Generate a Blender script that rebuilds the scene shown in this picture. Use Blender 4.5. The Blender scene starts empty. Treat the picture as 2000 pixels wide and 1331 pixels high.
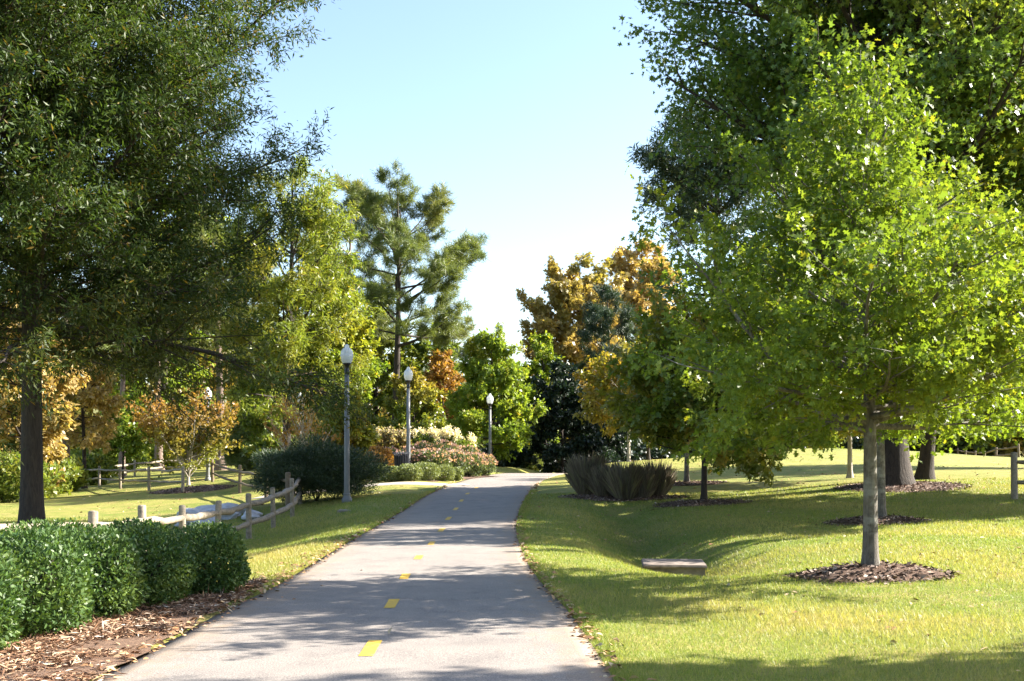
import bpy, math, random
import numpy as np
from mathutils import Vector

scn = bpy.context.scene
COL = scn.collection
R = math.radians
random.seed(4)

# ------------------------------------------------------------------ camera
F = 2200.0            # focal length in pixels of the 2000 px wide photograph
HOR = 868.0           # horizon row in the photograph
EYE = 1.6
cam = bpy.data.cameras.new("camera")
cam.sensor_width = 36.0
cam.lens = F / 2000.0 * 36.0
cam.shift_y = (HOR - 665.5) / 2000.0
cam.clip_start = 0.1
cam.clip_end = 3000.0
camo = bpy.data.objects.new("camera", cam)
camo.location = (0, 0, EYE)
camo.rotation_euler = (R(90), 0, 0)
COL.objects.link(camo)
scn.camera = camo

# ------------------------------------------------------------------ light
SUN_AZ, SUN_EL = R(76), R(32)          # azimuth from +Y towards +X
w = bpy.data.worlds.new("World")
scn.world = w
w.use_nodes = True
nt = w.node_tree
bg = nt.nodes["Background"]
sky = nt.nodes.new("ShaderNodeTexSky")
sky.sky_type = 'NISHITA'
sky.sun_disc = False
sky.sun_elevation = SUN_EL
sky.sun_rotation = SUN_AZ
sky.air_density = 1.0
sky.dust_density = 1.3
sky.ozone_density = 1.3
nt.links.new(sky.outputs[0], bg.inputs[0])
bg.inputs[1].default_value = 0.076
sl = bpy.data.lights.new("sun", 'SUN')
sl.energy = 5.0
sl.angle = R(0.53)
sl.color = (1.0, 0.93, 0.82)
so = bpy.data.objects.new("sun", sl)
sv = Vector((math.cos(SUN_EL) * math.sin(SUN_AZ), math.cos(SUN_EL) * math.cos(SUN_AZ), math.sin(SUN_EL)))
so.rotation_euler = sv.to_track_quat('Z', 'Y').to_euler()
so.location = (40, 40, 60)
COL.objects.link(so)
scn.view_settings.view_transform = 'Standard'
scn.view_settings.look = 'None'
scn.view_settings.exposure = 2.25
scn.view_settings.gamma = 1.0
scn.cycles.max_bounces = 8
scn.cycles.transmission_bounces = 6
scn.cycles.transparent_max_bounces = 8

# ------------------------------------------------------------------ object helpers
def tag(o, label=None, cat=None, group=None, kind=None):
    if label: o["label"] = label
    if cat: o["category"] = cat
    if group: o["group"] = group
    if kind: o["kind"] = kind
    return o

def thing(name, label, cat, loc, group=None, rz=0.0):
    o = bpy.data.objects.new(name, None)
    o.empty_display_size = 0.3
    o.location = loc
    o.rotation_euler = (0, 0, rz)
    COL.objects.link(o)
    return tag(o, label, cat, group)

def link(name, me, mat, parent=None, loc=(0, 0, 0)):
    o = bpy.data.objects.new(name, me)
    o.location = loc
    if mat is not None:
        me.materials.append(mat)
    COL.objects.link(o)
    if parent is not None:
        o.parent = parent
    return o

def np_mesh(name, V, Fc, smooth=False, attrs=None):
    """V (n,3); Fc (m,k) int array; attrs {name: per-face float array}"""
    me = bpy.data.meshes.new(name)
    V = np.ascontiguousarray(V, dtype=np.float32)
    Fc = np.ascontiguousarray(Fc, dtype=np.int32)
    m, k = Fc.shape
    me.vertices.add(len(V)); me.vertices.foreach_set("co", V.ravel())
    me.loops.add(m * k); me.loops.foreach_set("vertex_index", Fc.ravel())
    me.polygons.add(m)
    me.polygons.foreach_set("loop_start", np.arange(0, m * k, k, dtype=np.int32))
    me.polygons.foreach_set("loop_total", np.full(m, k, dtype=np.int32))
    if smooth:
        me.polygons.foreach_set("use_smooth", np.ones(m, dtype=bool))
    for an, av in (attrs or {}).items():
        a = me.attributes.new(an, 'FLOAT', 'FACE')
        a.data.foreach_set("value", np.ascontiguousarray(av, dtype=np.float32))
    me.update(calc_edges=True)
    return me

class Geo:
    """collects quads (tubes, lathes, boxes) into one mesh"""
    def __init__(s): s.V = []; s.F = []; s.n = 0
    def add(s, V, Fq):
        s.V.append(np.asarray(V, float)); s.F.append(np.asarray(Fq, int) + s.n); s.n += len(V)
    def tube(s, P, rad, sides=7, cap=True, tw=0.0):
        P = np.asarray(P, float); n = len(P)
        rad = np.broadcast_to(np.asarray(rad, float), (n,))
        T = np.gradient(P, axis=0); T /= np.linalg.norm(T, axis=1)[:, None] + 1e-9
        up = np.array([0, 0, 1.0]) if abs(T[0, 2]) < 0.9 else np.array([1.0, 0, 0])
        A = np.cross(T, up); A /= np.linalg.norm(A, axis=1)[:, None] + 1e-9
        B = np.cross(T, A)
        th = np.arange(sides) * 2 * math.pi / sides + tw
        V = P[:, None] + rad[:, None, None] * (np.cos(th)[None, :, None] * A[:, None] + np.sin(th)[None, :, None] * B[:, None])
        i = np.arange(n - 1)[:, None] * sides; j = np.arange(sides)[None]; j2 = (j + 1) % sides
        Q = np.stack([i + j, i + j2, i + sides + j2, i + sides + j], -1).reshape(-1, 4)
        V = V.reshape(-1, 3)
        if cap:
            c = len(V); V = np.vstack([V, P[:1], P[-1:]])
            jj = np.arange(sides); j2 = (jj + 1) % sides; e = (n - 1) * sides
            Q = np.vstack([Q, np.stack([np.full(sides, c), j2, jj, jj], -1), np.stack([np.full(sides, c + 1), e + jj, e + j2, e + j2], -1)])
        s.add(V, Q)
    def lathe(s, prof, sides=24):
        prof = np.asarray(prof, float); n = len(prof)
        th = np.arange(sides) * 2 * math.pi / sides
        V = np.stack([prof[:, 0, None] * np.cos(th), prof[:, 0, None] * np.sin(th), np.repeat(prof[:, 1, None], sides, 1)], -1).reshape(-1, 3)
        i = np.arange(n - 1)[:, None] * sides; j = np.arange(sides)[None]; j2 = (j + 1) % sides
        s.add(V, np.stack([i + j, i + j2, i + sides + j2, i + sides + j], -1).reshape(-1, 4))
    def box(s, a, b):
        x0, y0, z0 = a; x1, y1, z1 = b
        V = [(x0, y0, z0), (x1, y0, z0), (x1, y1, z0), (x0, y1, z0), (x0, y0, z1), (x1, y0, z1), (x1, y1, z1), (x0, y1, z1)]
        s.add(V, [(0, 3, 2, 1), (4, 5, 6, 7), (0, 1, 5, 4), (1, 2, 6, 5), (2, 3, 7, 6), (3, 0, 4, 7)])
    def obj(s, name, mat, parent=None, smooth=True, loc=(0, 0, 0)):
        V = np.vstack(s.V); Q = np.vstack(s.F)
        me = bpy.data.meshes.new(name)
        tri = Q[:, 2] == Q[:, 3]
        faces = [tuple(q[:3]) if t else tuple(q) for q, t in zip(Q.tolist(), tri)]
        me.from_pydata(V.tolist(), [], faces)
        if smooth:
            me.polygons.foreach_set("use_smooth", np.ones(len(me.polygons), dtype=bool))
        me.update()
        return link(name, me, mat, parent, loc)

# ------------------------------------------------------------------ materials
def new_mat(name):
    m = bpy.data.materials.new(name); m.use_nodes = True
    n = m.node_tree.nodes; l = m.node_tree.links
    return m, n, l, n["Principled BSDF"]

def N(n, t, **kw):
    x = n.new(t)
    for k, v in kw.items():
        if k.startswith("i_"):
            x.inputs[k[2:].replace("_", " ")].default_value = v
        else:
            setattr(x, k, v)
    return x

def noise(n, l, scale, detail=4, rough=0.55, vec=None, dist=0.0):
    t = N(n, "ShaderNodeTexNoise"); t.inputs["Scale"].default_value = scale
    t.inputs["Detail"].default_value = detail; t.inputs["Roughness"].default_value = rough
    t.inputs["Distortion"].default_value = dist
    if vec is not None: l.new(vec, t.inputs["Vector"])
    return t.outputs["Fac"]

def ramp(n, l, fac, stops):
    r = N(n, "ShaderNodeValToRGB"); e = r.color_ramp.elements
    while len(e) < len(stops): e.new(0.5)
    for k, (p, c) in enumerate(stops):
        e[k].position = p; e[k].color = (*c, 1) if len(c) == 3 else c
    l.new(fac, r.inputs[0]); return r.outputs[0]

def mix(n, l, fac, a, b, mode='MIX'):
    m = N(n, "ShaderNodeMix", data_type='RGBA', blend_type=mode)
    for s, v in ((m.inputs[0], fac), (m.inputs[6], a), (m.inputs[7], b)):
        if isinstance(v, bpy.types.NodeSocket): l.new(v, s)
        elif isinstance(v, (int, float)): s.default_value = v
        else: s.default_value = (*v, 1)
    return m.outputs[2]

def bump(n, l, b, h, strength, dist=0.02):
    k = N(n, "ShaderNodeBump"); k.inputs["Strength"].default_value = strength; k.inputs["Distance"].default_value = dist
    l.new(h, k.inputs["Height"]); l.new(k.outputs[0], b.inputs["Normal"])

def coords(n, l, scale=(1, 1, 1), kind="Object"):
    c = N(n, "ShaderNodeTexCoord"); m = N(n, "ShaderNodeMapping"); m.inputs["Scale"].default_value = scale
    l.new(c.outputs[kind], m.inputs[0]); return m.outputs[0]

def attr(n, name):
    a = N(n, "ShaderNodeAttribute"); a.attribute_name = name; return a.outputs["Fac"]

def leaf_mat(name, c0, c1, c2=None, trans=0.42, rough=0.42, tcol=(1.25, 1.2, 0.55), spec=0.5):
    m, n, l, b = new_mat(name)
    c = mix(n, l, attr(n, "tone"), c0, c1)
    if c2 is not None:
        c = mix(n, l, attr(n, "hue"), c, c2)
    l.new(c, b.inputs["Base Color"])
    b.inputs["Roughness"].default_value = rough
    b.inputs["Specular IOR Level"].default_value = spec
    t = N(n, "ShaderNodeBsdfTranslucent")
    l.new(mix(n, l, 1.0, c, tcol, 'MULTIPLY'), t.inputs[0])
    ms = N(n, "ShaderNodeMixShader"); ms.inputs[0].default_value = trans
    l.new(b.outputs[0], ms.inputs[1]); l.new(t.outputs[0], ms.inputs[2])
    l.new(ms.outputs[0], n["Material Output"].inputs[0])
    return m

def plain(name, c, rough=0.6, var=0.12, scale=8.0, metal=0.0, bmp=0.0):
    m, n, l, b = new_mat(name)
    f = noise(n, l, scale, 5, vec=coords(n, l))
    l.new(ramp(n, l, f, [(0.3, [x * (1 - var) for x in c]), (0.7, [x * (1 + var) for x in c])]), b.inputs["Base Color"])
    b.inputs["Roughness"].default_value = rough; b.inputs["Metallic"].default_value = metal
    if bmp: bump(n, l, b, f, bmp)
    return m

def bark_mat(name, dark, light, sc=6.0, patch=None):
    m, n, l, b = new_mat(name)
    v = coords(n, l, (1, 1, 0.22))
    f = noise(n, l, sc * 2.2, 8, 0.7, v, 1.2)
    c = ramp(n, l, f, [(0.32, dark), (0.62, light)])
    if patch is not None:
        p = noise(n, l, 2.3, 5, 0.6, coords(n, l, (1, 1, 1.6)))
        c = mix(n, l, ramp(n, l, p, [(0.5, (0, 0, 0)), (0.62, (1, 1, 1))]), c, patch)
    l.new(c, b.inputs["Base Color"]); b.inputs["Roughness"].default_value = 0.9
    bump(n, l, b, f, 0.9, 0.04)
    return m

# ground / lawn
def lawn_mat():
    m, n, l, b = new_mat("lawn")
    v = coords(n, l)
    big = noise(n, l, 0.16, 4, 0.6, v)
    mid = noise(n, l, 1.3, 6, 0.65, v)
    fine = noise(n, l, 34.0, 4, 0.7, v)
    c = ramp(n, l, big, [(0.35, (0.14, 0.185, 0.030)), (0.65, (0.255, 0.245, 0.058))])
    c = mix(n, l, ramp(n, l, mid, [(0.42, (0, 0, 0)), (0.72, (1, 1, 1))]), c, (0.34, 0.265, 0.10))
    c = mix(n, l, 0.75, c, ramp(n, l, fine, [(0.3, (0.35, 0.42, 0.3)), (0.7, (1.35, 1.35, 1.2))]), 'MULTIPLY')
    l.new(c, b.inputs["Base Color"]); b.inputs["Roughness"].default_value = 0.85
    b.inputs["Specular IOR Level"].default_value = 0.2
    bump(n, l, b, fine, 0.8, 0.05)
    return m

def asphalt_mat():
    m, n, l, b = new_mat("asphalt")
    v = coords(n, l)
    sp = noise(n, l, 95.0, 3, 0.7, v)
    md = noise(n, l, 2.2, 6, 0.6, v)
    bg_ = noise(n, l, 0.35, 3, 0.5, v)
    c = ramp(n, l, sp, [(0.28, (0.085, 0.077, 0.071)), (0.5, (0.215, 0.194, 0.176)), (0.74, (0.41, 0.365, 0.325))])
    c = mix(n, l, 0.5, c, ramp(n, l, md, [(0.3, (0.62, 0.62, 0.64)), (0.5, (1.0, 1.0, 1.0)), (0.72, (1.22, 1.19, 1.14))]), 'MULTIPLY')
    c = mix(n, l, 0.6, c, ramp(n, l, bg_, [(0.3, (0.86, 0.84, 0.84)), (0.7, (1.1, 1.08, 1.05))]), 'MULTIPLY')
    # worn tan grit along the two edges
    e = attr(n, "edge")
    en = mix(n, l, 0.5, e, noise(n, l, 5.0, 5, 0.7, v))
    c = mix(n, l, ramp(n, l, en, [(0.6, (0, 0, 0)), (0.78, (0.65, 0.65, 0.65))]), c, (0.26, 0.185, 0.12))
    l.new(c, b.inputs["Base Color"]); b.inputs["Roughness"].default_value = 0.82
    b.inputs["Specular IOR Level"].default_value = 0.35
    bump(n, l, b, sp, 0.55, 0.008)
    return m

def mulch_mat(name, stops):
    m, n, l, b = new_mat(name)
    f = noise(n, l, 26.0, 6, 0.75, coords(n, l, (1, 1.6, 1)), 0.6)
    l.new(ramp(n, l, f, stops), b.inputs["Base Color"]); b.inputs["Roughness"].default_value = 0.95
    bump(n, l, b, f, 1.0, 0.05)
    return m

def wood_mat(name, dark, light, green):
    m, n, l, b = new_mat(name)
    v = coords(n, l, (3, 3, 3))
    f = noise(n, l, 4.0, 8, 0.7, v, 0.8)
    c = ramp(n, l, f, [(0.3, dark), (0.68, light)])
    g = noise(n, l, 1.1, 3, 0.6, v)
    c = mix(n, l, ramp(n, l, g, [(0.55, (0, 0, 0)), (0.75, (0.5, 0.5, 0.5))]), c, green)
    l.new(c, b.inputs["Base Color"]); b.inputs["Roughness"].default_value = 0.85
    bump(n, l, b, f, 0.5, 0.02)
    return m

def straw_mat(name, stops, trans=0.0):
    m, n, l, b = new_mat(name)
    l.new(ramp(n, l, attr(n, "tone"), stops), b.inputs["Base Color"]); b.inputs["Roughness"].default_value = 0.7
    return m

M = {}
M["lawn"] = lawn_mat()
M["asphalt"] = asphalt_mat()
def paint_mat():
    m, n, l, b = new_mat("yellow_paint")
    v = coords(n, l)
    c = ramp(n, l, noise(n, l, 30, 5, .6, v), [(0.3, (0.52, 0.31, 0.03)), (0.7, (0.68, 0.43, 0.04))])
    wear = mix(n, l, .5, noise(n, l, 60, 4, .7, v), noise(n, l, 7, 4, .6, v))
    c = mix(n, l, ramp(n, l, wear, [(0.55, (0, 0, 0)), (0.64, (.85, .85, .85))]), c, (0.26, 0.225, 0.17))
    l.new(c, b.inputs["Base Color"]); b.inputs["Roughness"].default_value = 0.7
    return m
M["yellow"] = paint_mat()
M["side_path"] = plain("pale_paving", (0.36, 0.31, 0.25), 0.85, 0.15, 9)
M["mulch"] = mulch_mat("bark_mulch", [(0.3, (0.05, 0.03, 0.022)), (0.5, (0.13, 0.075, 0.05)), (0.7, (0.27, 0.17, 0.12))])
M["soil"] = mulch_mat("red_soil", [(0.3, (0.09, 0.045, 0.028)), (0.5, (0.19, 0.11, 0.068)), (0.72, (0.34, 0.22, 0.14))])
M["wood"] = wood_mat("weathered_wood", (0.125, 0.10, 0.075), (0.34, 0.285, 0.215), (0.17, 0.17, 0.10))
M["wood_dark"] = wood_mat("brown_wood", (0.085, 0.06, 0.04), (0.21, 0.155, 0.10), (0.12, 0.12, 0.07))
M["bark_dark"] = bark_mat("bark_dark", (0.014, 0.010, 0.008), (0.052, 0.038, 0.029))
M["bark_oak"] = bark_mat("bark_oak", (0.05, 0.042, 0.034), (0.17, 0.15, 0.125), 9.0, (0.25, 0.24, 0.215))
M["bark_pine"] = bark_mat("bark_pine", (0.065, 0.045, 0.036), (0.23, 0.165, 0.13), 5.0)
M["bark_pale"] = bark_mat("bark_pale", (0.20, 0.17, 0.14), (0.46, 0.41, 0.35), 7.0)
M["post_grey"] = plain("post_paint", (0.155, 0.16, 0.165), 0.5, 0.08, 6)
M["black"] = plain("black_metal", (0.018, 0.018, 0.020), 0.4, 0.1, 10)
M["bin"] = plain("dark_blue_metal", (0.022, 0.025, 0.035), 0.35, 0.1, 10)
M["lid"] = plain("worn_lid", (0.17, 0.135, 0.11), 0.9, 0.5, 7, 0, 0.5)
M["stained_shaded"] = plain("stained_shaded_concrete", (0.13, 0.115, 0.10), 0.9, 0.45, 6, 0, 0.4)  # stained concrete, with the shade of the front face also put into the colour
M["concrete"] = plain("concrete", (0.24, 0.20, 0.17), 0.85, 0.28, 5, 0, 0.3)
M["rock"] = plain("pale_rock", (0.42, 0.42, 0.44), 0.8, 0.25, 4, 0, 0.5)

def globe_mat():
    m, n, l, b = new_mat("frosted_globe")
    b.inputs["Base Color"].default_value = (0.82, 0.84, 0.85, 1)
    b.inputs["Roughness"].default_value = 0.22
    t = N(n, "ShaderNodeBsdfTranslucent"); t.inputs[0].default_value = (0.85, 0.86, 0.86, 1)
    ms = N(n, "ShaderNodeMixShader"); ms.inputs[0].default_value = 0.4
    l.new(b.outputs[0], ms.inputs[1]); l.new(t.outputs[0], ms.inputs[2]); l.new(ms.outputs[0], n["Material Output"].inputs[0])
    return m
M["globe"] = globe_mat()

L = {}
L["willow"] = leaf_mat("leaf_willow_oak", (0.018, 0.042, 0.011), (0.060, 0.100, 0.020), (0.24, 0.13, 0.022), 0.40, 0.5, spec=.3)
L["willow_sun"] = leaf_mat("leaf_willow_oak_sun_tint", (0.11, 0.165, 0.025), (0.22, 0.27, 0.045), (0.40, 0.26, 0.05), 0.48)  # lit copy of the willow oak leaf, sunlight put into its colour
L["oak"] = leaf_mat("leaf_oak", (0.075, 0.135, 0.018), (0.195, 0.27, 0.042), (0.36, 0.29, 0.03), 0.52, 0.44, (1.2, 1.18, 0.45), spec=.4)
L["oak2"] = leaf_mat("leaf_oak_deep", (0.08, 0.145, 0.018), (0.17, 0.235, 0.032), (0.40, 0.26, 0.05), 0.47, 0.4)
L["gum"] = leaf_mat("leaf_sweetgum", (0.048, 0.105, 0.026), (0.16, 0.25, 0.05), (0.32, 0.30, 0.04), 0.47, 0.36)
L["pine"] = leaf_mat("needles_pine", (0.07, 0.115, 0.034), (0.19, 0.225, 0.065), (0.25, 0.22, 0.06), 0.38, 0.5)
L["pine_dark"] = leaf_mat("needles_dark", (0.022, 0.05, 0.03), (0.055, 0.09, 0.05), (0.10, 0.11, 0.05), 0.22, 0.5)
L["lime"] = leaf_mat("leaf_lime", (0.125, 0.21, 0.025), (0.255, 0.335, 0.05), (0.46, 0.32, 0.045), 0.5)
L["green"] = leaf_mat("leaf_green", (0.085, 0.14, 0.024), (0.21, 0.26, 0.045), (0.34, 0.25, 0.045), 0.46)
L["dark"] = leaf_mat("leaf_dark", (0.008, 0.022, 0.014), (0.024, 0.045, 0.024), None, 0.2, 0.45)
L["gold"] = leaf_mat("leaf_gold", (0.33, 0.235, 0.085), (0.55, 0.41, 0.17), (0.18, 0.19, 0.035), 0.42)
L["russet"] = leaf_mat("leaf_russet", (0.23, 0.115, 0.035), (0.38, 0.22, 0.06), (0.19, 0.20, 0.035), 0.45)
L["hedge"] = leaf_mat("leaf_hedge", (0.026, 0.066, 0.017), (0.085, 0.15, 0.034), (0.17, 0.23, 0.045), 0.3, 0.48, spec=.35)
L["box"] = leaf_mat("leaf_boxwood", (0.10, 0.14, 0.05), (0.24, 0.27, 0.10), None, 0.34, 0.5)
L["rose"] = leaf_mat("leaf_rose", (0.05, 0.085, 0.03), (0.15, 0.18, 0.07), (0.62, 0.36, 0.34), 0.35, 0.5)
L["plume"] = leaf_mat("plume_white", (0.16, 0.18, 0.05), (0.32, 0.20, 0.10), (0.80, 0.74, 0.62), 0.4, 0.6)
L["juniper"] = leaf_mat("leaf_juniper", (0.02, 0.042, 0.02), (0.06, 0.092, 0.036), None, 0.22, 0.5)
L["fountain"] = leaf_mat("blade_fountain", (0.19, 0.16, 0.125), (0.43, 0.37, 0.28), (0.44, 0.44, 0.24), 0.4, 0.7, (1.1, 1, 0.9))
L["grass"] = leaf_mat("blade_lawn", (0.10, 0.185, 0.024), (0.28, 0.31, 0.06), (0.48, 0.38, 0.15), 0.42, 0.5, (1.15, 1.2, 0.6))
L["woods"] = leaf_mat("leaf_woods", (0.04, 0.075, 0.018), (0.14, 0.17, 0.036), (0.29, 0.19, 0.04), 0.4)
L["litter"] = straw_mat("dry_leaf", [(0, (0.16, 0.07, 0.03)), (0.5, (0.36, 0.19, 0.08)), (1, (0.55, 0.42, 0.25))])
L["straw"] = straw_mat("pine_straw", [(0, (0.09, 0.042, 0.022)), (0.5, (0.27, 0.145, 0.078)), (0.85, (0.46, 0.31, 0.19)), (1, (0.7, 0.6, 0.48))])
L["chip"] = straw_mat("bark_chip", [(0, (0.05, 0.028, 0.02)), (0.5, (0.16, 0.095, 0.065)), (1, (0.42, 0.32, 0.25))])

# ------------------------------------------------------------------ terrain
PY = np.array([-20, 0, 7.2, 10.6, 13.2, 15.8, 20, 24, 29.4, 33.4, 41, 46, 52, 58, 64, 72, 85, 100.])
PX = np.array([-1.0, -1.0, -1.02, -1.08, -1.18, -1.28, -1.38, -1.4, -1.28, -1.06, -.65, -.28, .4, 1.3, 2.6, 4.8, 9.5, 16.])
PZ = np.array([.12, .12, .07, .03, -.03, -.06, -.12, -.15, -.10, .06, .15, .16, .16, .12, -.1, -.6, -1.3, -1.6])
PW = np.array([3.45, 3.45, 3.4, 3.25, 3.05, 3.0, 3.0, 3.0, 3.0, 3.05, 3.1, 3.2, 3.3, 3.3, 3.3, 3.3, 3.3, 3.3])
_ty = np.linspace(-20, 100, 1201)
def _sm(a):
    v = np.interp(_ty, PY, a); k = np.hanning(41); k /= k.sum()
    return np.convolve(np.pad(v, 20, mode='edge'), k, 'valid')
_px, _pz, _pw = _sm(PX), _sm(PZ), _sm(PW)
pcx = lambda y: np.interp(y, _ty, _px)
pcz = lambda y: np.interp(y, _ty, _pz)
pcw = lambda y: np.interp(y, _ty, _pw)

CP = np.array([
 # left
 (-3.6, 0, .08), (-3.6, 8, .04), (-4.5, 12, -.03), (-8, 8, -.02), (-10, 14, -.2), (-5.4, 14.5, -.3), (-5.7, 17.5, -.42), (-5.9, 20, -.52),
 (-6, 23, -.62), (-6.1, 26, -.64), (-6.2, 28.5, -.6), (-6.2, 31, -.5), (-3.6, 20, -.25), (-3.9, 26, -.25), (-4.5, 30.5, .0), (-6.2, 34, -.2),
 (-11, 24, -.42), (-16, 32, -.62), (-20.5, 45, -.8), (-10, 36, -.5), (-11, 44, -.4), (-14, 46, -.38), (-14.3, 54, -.08), (-17, 53, -.6), (-21, 60, -.75),
 (-24, 65, -.85), (-26, 69, -.93), (-26.8, 86, -.62), (-20, 86, -.35), (-24.8, 62, -.75), (-4.8, 41, .2), (-4, 47, .38), (-6, 52, .48), (-10, 52, .2),
 (-12, 70, .1), (-5, 62, .3), (-10, 86, 0), (-2, 76, -.35), (-40, 60, -1.0), (-60, 90, -1.0), (-40, 20, -.8), (-30, 110, -.5), (-10, 120, -.2),
 # right
 (2.6, 0, .08), (2.5, 8, .03), (6, 8, .14), (9, 10, .25), (4.2, 12.8, .10), (2.5, 12.5, -.02), (7.5, 23, -.02), (9.5, 17, .16), (12.4, 27.8, .22),
 (11.8, 35, .53), (8.5, 28, .09), (5.3, 31, .02), (2.8, 22, -.12), (2.8, 28, -.08), (3.0, 35, .12), (6.2, 40, .24), (3.4, 42, .2), (4.5, 50, .35), (6.0, 57, .56), (7.2, 57, .62),
 (12, 70, .9), (18, 80, 1.14), (25, 85, .95), (16, 50, .62), (25, 60, .45), (38, 90, .0), (44, 110, .05), (55, 120, .2), (9, 75, .2), (8, 90, -1.0), (20, 110, .2),
 (40, 40, .3), (60, 60, .2), (30, 20, .4), (0, 120, -1.2), (80, 120, 0), (-80, 130, -.8),
])
def _U(r2): return np.where(r2 > 1e-9, r2 * np.log(np.maximum(r2, 1e-9)), 0)
_n = len(CP)
_K = _U(((CP[:, None, :2] - CP[None, :, :2]) ** 2).sum(-1)) + np.eye(_n) * 6.0
_P = np.hstack([np.ones((_n, 1)), CP[:, :2]])
_A = np.block([[_K, _P], [_P.T, np.zeros((3, 3))]])
_W = np.linalg.solve(_A, np.concatenate([CP[:, 2], np.zeros(3)]))
def tps(x, y):
    x = np.asarray(x, float); y = np.asarray(y, float); sh = x.shape; x = x.ravel(); y = y.ravel()
    out = np.empty(len(x))
    for a in range(0, len(x), 20000):
        xx, yy = x[a:a + 20000], y[a:a + 20000]
        r2 = (xx[:, None] - CP[None, :, 0]) ** 2 + (yy[:, None] - CP[None, :, 1]) ** 2
        out[a:a + 20000] = _U(r2) @ _W[:_n] + _W[_n] + _W[_n + 1] * xx + _W[_n + 2] * yy
    return out.reshape(sh)
def ss(a, b, x):
    t = np.clip((np.asarray(x, float) - a) / (b - a), 0, 1); return t * t * (3 - 2 * t)
def surf(x, y):
    """land surface (the top of path and lawn)"""
    x = np.asarray(x, float); y = np.asarray(y, float)
    far = ss(90, 150, np.hypot(x, y - 30))
    z = tps(np.clip(x, -110, 110), np.clip(y, -15, 140)) * (1 - far) - 0.4 * far
    dep = 0.58 * ss(12.6, 18.0, y) * (1 - ss(25, 33.5, y))
    xc = 2.75 + 0.12 * np.sin(y * 0.5)
    z = z - dep / (1 + ((x - xc) / 1.15) ** 2) ** 1.5
    z = z + 0.025 * np.sin(x * 0.9 + 1.3 * np.sin(y * 0.31)) * np.sin(y * 0.57 + x * .2)
    w = ss(0.05, 1.9, np.abs(x - pcx(y)) - pcw(y) / 2) 
    w = np.maximum(w, ss(80, 98, y))
    return (pcz(y)) * (1 - w) + z * w
def off_path(x, y): return np.abs(x - pcx(y)) - pcw(y) / 2
def ground_z(x, y):
    o = off_path(x, y)
    return surf(x, y) - 0.045 * (1 - ss(-0.10, 0.0, o)) * (np.asarray(y) < 97) + 0.012 * ss(0, .1, o)
def S(x, y): return float(ground_z(np.array([x]), np.array([y]))[0])
def hit(u, v):
    """point where the sight line through a pixel of the photograph meets the land"""
    d = np.linspace(5, 140, 5000)
    z = EYE - (v - HOR) / F * d
    g = ground_z((u - 1000) / F * d, d)
    k = np.argmax(z < g); dd = d[k]
    return ((u - 1000) / F * dd, dd)
def at(u, d): return ((u - 1000) / F * d, d)
def zv(v, d): return EYE - (v - HOR) / F * d

def axis(lo, hi, f0, f1, step, grow):
    a = list(np.arange(f0, f1 + 1e-6, step))
    s = step; x = a[-1]
    while x < hi: s *= grow; x += s; a.append(x)
    s = step; x = a[0]
    while x > lo: s *= grow; x -= s; a.insert(0, x)
    return np.array(a)
gx = axis(-600, 600, -8, 9, 0.14, 1.06); gy = axis(-60, 900, 4, 36, 0.22, 1.035)
X, Y = np.meshgrid(gx, gy)
Z = ground_z(X, Y)
i = np.arange(len(gy) - 1)[:, None] * len(gx) + np.arange(len(gx) - 1)[None]
Q = np.stack([i, i + 1, i + 1 + len(gx), i + len(gx)], -1).reshape(-1, 4)
g = link("ground", np_mesh("ground", np.stack([X, Y, Z], -1).reshape(-1, 3), Q, True), M["lawn"])
tag(g, "mown lawn rolling away either side of the path", "lawn", kind="structure")

def strip(name, cx, cy, wd, mat, dz, nx=12, wob=0.0, seed=0, skirt=True, zf=None):
    rng = np.random.default_rng(seed)
    cx, cy = np.asarray(cx, float), np.asarray(cy, float); n = len(cx)
    wd = np.broadcast_to(np.asarray(wd, float), (n,))
    tx, ty = np.gradient(cx), np.gradient(cy); q = np.hypot(tx, ty); nxv, nyv = ty / q, -tx / q
    u = np.linspace(-1, 1, nx + 1)
    k = np.convolve(rng.normal(size=n + 8), np.ones(3) / 3, 'same')[:n] * wob
    k2 = np.convolve(rng.normal(size=n + 8), np.ones(3) / 3, 'same')[:n] * wob
    hw = wd / 2
    off = u[None] * hw[:, None] + np.where(u < 0, -u, 0)[None] * k[:, None] + np.where(u > 0, u, 0)[None] * k2[:, None]
    xx = cx[:, None] + nxv[:, None] * off; yy = cy[:, None] + nyv[:, None] * off
    zz = (zf or surf)(xx, yy) + dz
    V = np.stack([xx, yy, zz], -1); uu = np.abs(u)
    if skirt:
        Lf = V[:, :1].copy(); Lf[..., 2] -= 0.09; Rt = V[:, -1:].copy(); Rt[..., 2] -= 0.09
        V = np.concatenate([Lf, V, Rt], 1); uu = np.concatenate([[1], uu, [1]])
    c = V.shape[1]
    i = np.arange(n - 1)[:, None] * c + np.arange(c - 1)[None]
    Q = np.stack([i, i + 1, i + 1 + c, i + c], -1).reshape(-1, 4)
    ed = np.repeat(((uu[:-1] + uu[1:]) / 2)[None], n - 1, 0).ravel()
    return np_mesh(name, V.reshape(-1, 3), Q, True, {"edge": ed})

py = np.concatenate([np.arange(-15, 45, 0.22), np.arange(45, 96, 0.4)])
path = link("path", strip("path", pcx(py), py, pcw(py), M["asphalt"], 0.0, 22, 0.012, 3), M["asphalt"])
tag(path, "grey asphalt greenway path with dashed yellow centre line", "path", kind="structure")
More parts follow.
